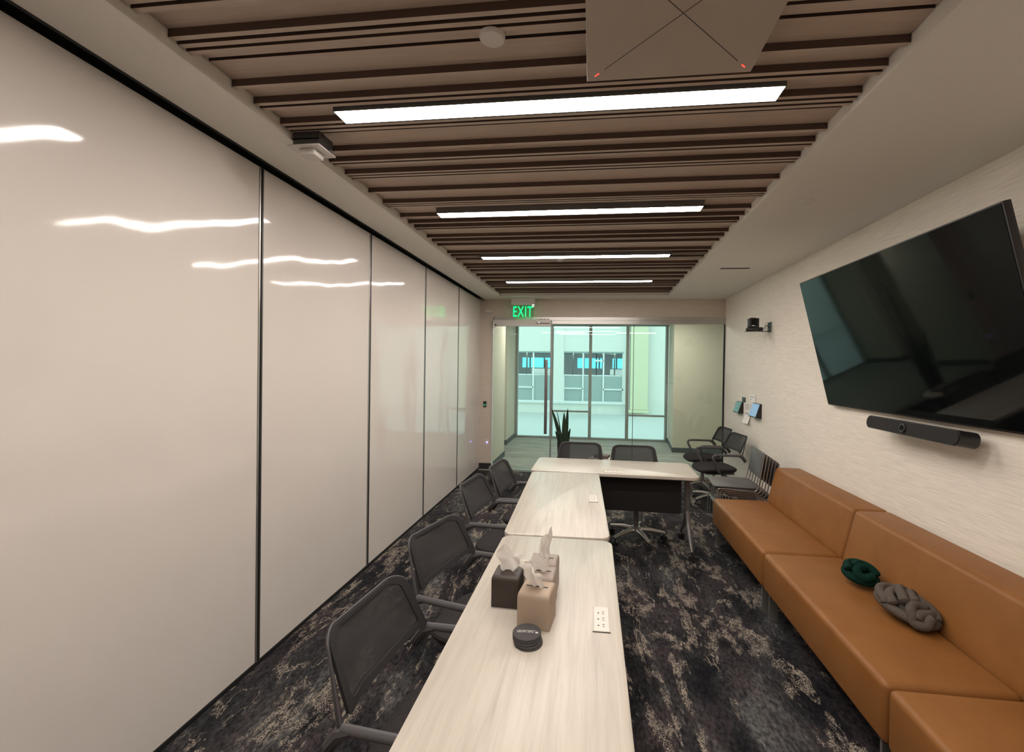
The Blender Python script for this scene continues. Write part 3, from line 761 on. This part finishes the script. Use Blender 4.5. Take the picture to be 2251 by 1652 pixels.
# open junction box hanging from the tray edge
t = thing('junction_box', 'open metal ceiling box with a white sensor hanging at the left tray edge', 'ceiling box', (-1.40, 2.045, 2.76))
bm = bmesh.new()
for a in ((-.068, .068, -.055, -.051, .0, .067), (-.068, .068, .051, .055, .0, .067), (.064, .068, -.051, .051, 0, .067), (-.068, -.064, -.051, .051, .035, .067)): bx(bm, *a)
bx(bm, -.068, .068, -.055, -.050, .030, .036)
obj('metal_box', bm, 'alu_dark', t, smooth=False)
obj('cover_plate', boxm(-.085, .080, -.075, .065, -.008, -.003), 'white', t, smooth=False)
obj('sensor_body', boxm(-.045, .035, -.045, .035, -.036, -.008, .003, 1), 'white', t)
obj('bracket_tab', boxm(.066, .085, .02, .05, -.002, .010), 'silver', t, smooth=False)

# ------------------------------------------------------------------ tissue boxes
def tissue_box(label, x, y, m, hx, hy, h, rz, seed, sh, tdx=0, tdy=0, tw=.06):
    t = thing('tissue_box', label, 'tissue box', (x, y, .7405), rz, 'tissue boxes in leatherette covers')
    bm = bmesh.new(); rs = []
    for z, sx, sy, p in ((0, 1, 1, 0), (.5*h, 1, 1, 0), (.84*h, 1, 1, .0), (.93*h, .985, .96, .005), (.985*h, .955, .86, .010), (h, .92, .70, .010), (h*1.012, .90, .12, .004)):
        ring = []
        for px, py in rrect(hx*sx, hy*sy, .006 if sy > .3 else .0055*sy+.0005, 3):
            ring.append((px*(1-p*2*(1-(py/hy)**2)*3 if abs(px) > hx*.7 else 1), py, z))
        rs.append(ring)
    ringstack(bm, rs); obj('cover', bm, m, t)
    obj('slot', boxm(-hx*.68, hx*.68, -.004, .004, h*1.012-.002, h*1.012+.0008), 'slotdark', t, smooth=False)
    rnd = random.Random(seed); bm = bmesh.new(); nu, nv = 16, 12; G = []
    ph = [rnd.uniform(0, 6.28) for _ in range(6)]; fold = rnd.uniform(1.6, 2.6)
    for j in range(nv+1):
        v = j/nv; row = []
        for i in range(nu+1):
            u = i/nu*2-1; wd = (.018+tw*(v**.7))*(1-.15*v)
            yy = tdy*v + (.004+.022*v)*math.sin(fold*u*2.2+ph[0]) + .010*v*math.sin(6*u+ph[1]+2*v)
            zz = sh*v*(1 + .22*math.cos(2.1*u+ph[2])) + .012*v*v*math.sin(5*u+ph[3]) - .10*tw*6*(abs(u)**2.2)*v*v*.6
            row.append(bm.verts.new((tdx*v+u*wd+.004*math.sin(9*v+ph[4]), yy + .004*math.sin(11*v+3*u+ph[5]), h*1.012-.006+max(zz, -.004) + (0 if v > 0 else 0))))
        G.append(row)
    for j in range(nv):
        for i in range(nu): bm.faces.new((G[j][i], G[j][i+1], G[j+1][i+1], G[j+1][i]))
    obj('tissue', bm, 'tissue', t, recalc=False)
tissue_box('dark brown tissue box, leftmost of the four', -.330, 1.765, 'brownbox', .058, .058, .123, rd(-2), 3, .100, .010, .0, .046)
tissue_box('light tan tissue box, nearest the coasters', -.196, 1.640, 'tanbox', .062, .060, .128, rd(-7), 8, .088, -.024, -.038, .032)
tissue_box('taupe tissue box just behind the light tan one', -.196, 1.770, 'taupebox', .060, .058, .128, rd(-3), 12, .078, -.024, -.02, .044)
tissue_box('taupe tissue box at the back of the group', -.196, 1.893, 'taupebox', .060, .058, .128, rd(-2), 21, .115, .004, .0, .016)

# coasters
for k in range(5):
    dx, dy = [(.003, -.002), (.001, -.003), (-.002, .0), (-.003, .003), (-.003, .004)][k]
    bm = bmesh.new(); rs = []
    for z, r in ((0, .0485), (.0015, .050), (.0055, .050), (.0068, .0488)): rs.append([(r*math.cos(2*PI*i/40), r*math.sin(2*PI*i/40), z) for i in range(40)])
    ringstack(bm, rs); o = obj('coaster', bm, 'coaster', None, True, (-.211+dx, 1.506+dy, .7405+.0070*k))
    tag(o, ['bottom round black coaster of the stack, resting on the table', 'second round black coaster from the bottom of the stack', 'middle round black coaster of the stack', 'fourth round black coaster from the bottom of the stack', 'top round black coaster with white lettering'][k], 'coaster', 'stack of round coasters')
    if k == 4:
        def word(txt, size, y, x=0):
            fc_ = bpy.data.curves.new('lettering', 'FONT'); fc_.body = txt; fc_.size = size; fc_.align_x = 'CENTER'; fc_.extrude = .0001; fc_.offset = .0001; fc_.materials.append(M['print'])
            q = bpy.data.objects.new('lettering', fc_); COL.objects.link(q); q.parent = o; q.location = (x, y, .00695); q.rotation_euler = (0, 0, PI+rd(4)); q.scale = (.58, 1, 1); to_mesh(q)
        word('TRUST LAWYERS', .0135, .0035, -.006)
        bm = boxm(.030, .039, -.0065, .0025, .0069, .0071); obj('logo', bm, 'print', o, smooth=False)
        bm = bmesh.new()
        for a, b_ in ((-.030, -.019), (-.017, -.004), (-.002, .014), (.015, .031)): bx(bm, a, b_, .0060+a*.06, .0078+a*.06, .0069, .0070)
        obj('tagline', bm, 'print', o, smooth=False)

# ------------------------------------------------------------------ knotted cushions
def knot(label, loc, rz, ty, sx, sy, sz, r, m, strokes, core=1.0):
    t = thing('knot_cushion', label, 'cushion', loc, 0, None); t.rotation_euler = (0, ty, rz)
    bm = bmesh.new(); rs = []
    for j in range(1, 12):
        a = PI*j/12; rs.append([(sx*core*math.sin(a)*math.cos(2*PI*k/28), sy*core*math.sin(a)*math.sin(2*PI*k/28), -sz*(1.0 if a < PI/2 else .75)*math.cos(a)) for k in range(28)])
    ringstack(bm, rs); obj('core', bm, m, t)
    for pts, lift in strokes:
        path = []
        for u, v in smooth_path([(a, b, 0) for a, b in pts], 3) and [(p.x, p.y) for p in smooth_path([(a, b, 0) for a, b in pts], 3)]:
            h = 1-(u*u+v*v)*.92
            path.append((sx*u, sy*v, sz*(math.sqrt(h) if h > 0 else -.9*math.sqrt(-h)*1.2)+lift*r))
        nn = len(path); rr = [r*min(1, .45+.55*min(i, nn-1-i)/3) for i in range(nn)]
        bm = bmesh.new(); tube(bm, path, rr, 12); obj('knotted_tube', bm, m, t)
edge_loop = lambda a0, a1, k=1.0, n_=9: [(k*math.cos(math.radians(a0+(a1-a0)*i/n_)), k*math.sin(math.radians(a0+(a1-a0)*i/n_))) for i in range(n_+1)]
knot('larger grey braided knot cushion in front of the green one', (1.606, 2.425, .505), rd(112), rd(-8), .128, .082, .044, .0235, 'grey_wool', [
    (edge_loop(20, 380, 1.0, 16), -.9),
    ([(-.95, .15), (-.98, .60), (-.72, .92), (-.42, .75), (-.32, .25), (-.55, -.25)], .35),
    ([(-.80, -.35), (-.80, .10), (-.68, .45), (-.70, .75)], .0),
    ([(-.20, .70), (.10, .30), (.42, -.15), (.60, -.60), (.40, -.98)], .75),
    ([(-.38, .25), (-.10, -.10), (.15, -.45), (.22, -.95)], .70),
    ([(-1.0, -.25), (-.62, -.62), (-.25, -.60), (.05, -.80)], .15),
    ([(-.70, -.85), (-.40, -1.0), (-.05, -1.02)], .1),
    ([(.05, .98), (.45, .62), (.55, .25), (.48, -.05)], .15),
    ([(.30, 1.02), (.78, .70), (1.0, .10), (.92, -.45), (.62, -.72)], .45)], .72)
knot('small dark green knotted cushion on the leather bench', (1.590, 2.785, .502), rd(112), rd(-8), .078, .070, .042, .0235, 'green_wool', [
    (edge_loop(20, 380, .98, 16), -.9),
    ([(-.95, .0), (-.90, .65), (-.35, .95), (-.05, .50), (-.25, .0)], .5),
    ([(-.85, -.55), (-.35, -.55), (.15, -.35), (.30, .15), (.10, .60)], .55),
    ([(.25, .95), (.75, .60), (.90, .0), (.60, -.45), (.35, -.35)], .4),
    ([(-.35, -1.0), (.15, -.90), (.65, -.85), (.95, -.35)], .15)], .70)

# ------------------------------------------------------------------ plant, side table, cord
t = thing('snake_plant', 'tall dark snake plant in a slim black planter near the glass door', 'potted plant', (-.41, 6.50, 0))
bm = bmesh.new(); rs = []
for z, r in ((0, .075), (.30, .085), (.60, .100), (.60, .088), (.56, .085)): rs.append([(r*math.cos(2*PI*k/28), r*math.sin(2*PI*k/28), z) for k in range(28)])
ringstack(bm, rs); obj('planter', bm, 'blackplastic', t)
for (bxx, byy, tx, ty, h, wd) in ((-.05, 0, -.19, -.02, 1.09, .030), (-.035, .02, -.115, .03, 1.06, .009), (.0, 0, .0, 0, 1.035, .032), (.03, .0, .055, -.01, 1.095, .030), (.05, .02, .095, 0, .80, .024), (-.03, -.03, -.055, -.03, .79, .022), (-.06, .0, -.11, 0, .86, .028), (.02, .04, .03, .06, .88, .026), (-.06, .01, -.13, .02, .75, .026)):
    bm = bmesh.new(); n_ = 10; A = []
    for i in range(n_+1):
        v = i/n_; x = bxx+(tx-bxx)*v**1.5; y = byy+(ty-byy)*v; z = .55+(h-.55)*v
        ww = wd*min(1, .7+.8*v)*(1-v**3.2)**.8+.0006
        A.append([bm.verts.new((x-ww, y, z)), bm.verts.new((x, y+.006, z)), bm.verts.new((x+ww, y, z)), bm.verts.new((x, y+.010, z))])
    for P, Q in zip(A, A[1:]):
        for k in range(4): bm.faces.new((P[k], P[(k+1) % 4], Q[(k+1) % 4], Q[k]))
    bm.faces.new(A[0]); obj('leaf', bm, 'leaf', t)
t = thing('side_table', 'small round side table glimpsed between the two far chairs', 'side table', (.13, 5.60, 0))
bm = bmesh.new(); cyl(bm, (0, 0, .53), .17, .018, 36); obj('tabletop', bm, 'white', t)
bm = bmesh.new(); cyl(bm, (0, 0, .012), .02, .518, 14); cyl(bm, (0, 0, 0), .13, .012, 30); obj('pedestal', bm, 'greymetal', t)
o = obj('magazine', boxm(-.11, .11, -.08, .08, 0, .022, .002, 1), 'paper', None, True, (.12, 5.58, .5485)); o.rotation_euler = (0, 0, rd(12)); tag(o, 'white stack of leaflets under the brown booklet on the side table', 'magazine')
o = obj('booklet', boxm(-.09, .09, -.065, .065, 0, .030, .002, 1), 'mag', None, True, (.13, 5.57, .571)); o.rotation_euler = (0, 0, rd(-15)); tag(o, 'brown booklet lying on white leaflets on the side table', 'booklet')
bm = bmesh.new(); tube(bm, smooth_path([(.105, 4.09, .42), (.110, 4.04, .30), (.125, 4.0, .14), (.135, 3.96, .03), (.115, 3.85, .008), (.05, 3.70, .008), (-.1, 3.6, .008)]), .006, 8)
tag(obj('power_cord', bm, 'rubber'), 'black power cord hanging below the crosswise table to the carpet', 'cord')

# ------------------------------------------------------------------ outside: terrace and the building across
ZG = -.40; YF = 20.0
tag_g = struct('ground_terrace', boxm(-14, 14, YW+.12, YF+.4, ZG-.1, ZG), 'concrete')
fa = thing('office_building', 'pale office building seen across the terrace through the glass', 'building', (0, YF, ZG))
def fb(name, x0, x1, z0, z1, m, y0=0, y1=.3): return obj(name, boxm(x0, x1, y0, y1, z0-ZG, z1-ZG), m, fa, smooth=False)
fb('wall', -9, 9, ZG, .10, 'facade'); fb('wall', -9, 9, 2.42, 7.5, 'facade'); fb('wall', -1.85, -1.32, .10, 2.42, 'facade', -.06); fb('wall', 1.38, 9, .10, 2.42, 'facade'); fb('wall', -9, -5.2, .10, 2.42, 'facade')
fb('pilaster', -1.85, -1.32, 2.42, 7.5, 'facade', -.06, 0)
fb('sill', -5.2, -1.85, .06, .16, 'whiteframe', -.12, 0); fb('sill', -1.85, 1.50, .06, .16, 'whiteframe', -.12, 0)
fb('sunshade', 1.66, 2.42, -.12, 7.0, 'facade_y', -.35, -.25); fb('sunshade_rail', 1.60, 2.46, -.26, -.13, 'facade_y', -.38, -.2)
fb('pilaster', 1.50, 1.62, -.2, 7.5, 'whiteframe', -.3, 0)
def win(x0, x1, vx, hz, mid):
    f_ = fb('window', x0, x1, 2.36, 2.42, 'frost', .02, .12)
    Z = lambda z: z-ZG
    for a, b in zip([x0]+vx, vx+[x1]):
        obj('pane', boxm(a+.03, b-.03, .10, .115, Z(.16), Z(1.33)), 'frost', f_, smooth=False)
        obj('pane', boxm(a+.03, b-.03, .10, .106, Z(1.33), Z(2.36)), 'winglass', f_, smooth=False)
    for v in vx: obj('bar', boxm(v-.035, v+.035, .04, .10, Z(.16), Z(2.36)), 'whiteframe', f_, smooth=False)
    for a, b, z in hz: obj('bar', boxm(a, b, .04, .10, Z(z-.035), Z(z+.035)), 'whiteframe', f_, smooth=False)
    obj('bar', boxm(x1-.05, x1, .04, .10, Z(.16), Z(2.36)), 'whiteframe', f_, smooth=False)
win(-5.2, -1.85, [-4.3, -3.5+.78], [(-3.9, -2.72, .76)], 0)
win(-1.32, 1.38, [-.43, .49], [(-1.32, -.43, .74), (.49, 1.38, .72), (.10, .49, 2.02)], 0)
# rooms behind the facade
fb('office_floor', -9, 9, 1.28, 1.32, 'office', .3, 7); fb('office_ceiling', -9, 9, 2.50, 2.56, 'office', .3, 7)
fb('office_wall', -9, 9, 1.32, 1.66, 'office', 6, 6.1); fb('office_wall', -9, 9, 2.26, 2.50, 'office', 6, 6.1)
for a, b in ((-9, -4.2), (-2.35, -.9), (.55, 1.15), (2.6, 9)): fb('office_wall', a, b, 1.66, 2.26, 'office', 6, 6.1)
for x in (-3.75, -2.9, -.55, .35, 1.35, 2.0): fb('office_mullion', x, x+.07, 1.66, 2.26, 'alu_dark', 5.95, 6.0)
for x in (-3.35, -1.0, .15, 1.05): fb('partition_post', x, x+.06, 1.33, 2.5, 'alu_dark', 2.0, 2.1)
for x0, x1 in ((-3.2, -2.2), (.9, 1.7)): fb('desk_screen', x0, x1, 1.33, 1.62, 'office', 3.0, 3.1)

for a, b in ((-4.2, -2.35), (-.9, .55), (1.15, 2.6)): fb('office_pane', a, b, 1.66, 2.26, 'blueglass', 6.02, 6.03)
for x in (-3.4, -1.0, 1.2):
    fb('office_fill_lamp', x-.6, x+.6, 2.47, 2.49, mat('office_fill_diffuser', (.9, .9, .9), .6, emit=(1, .98, .95), es=14.0), 1.6, 1.8)  # added lamps that lift the dark rooms behind the facade
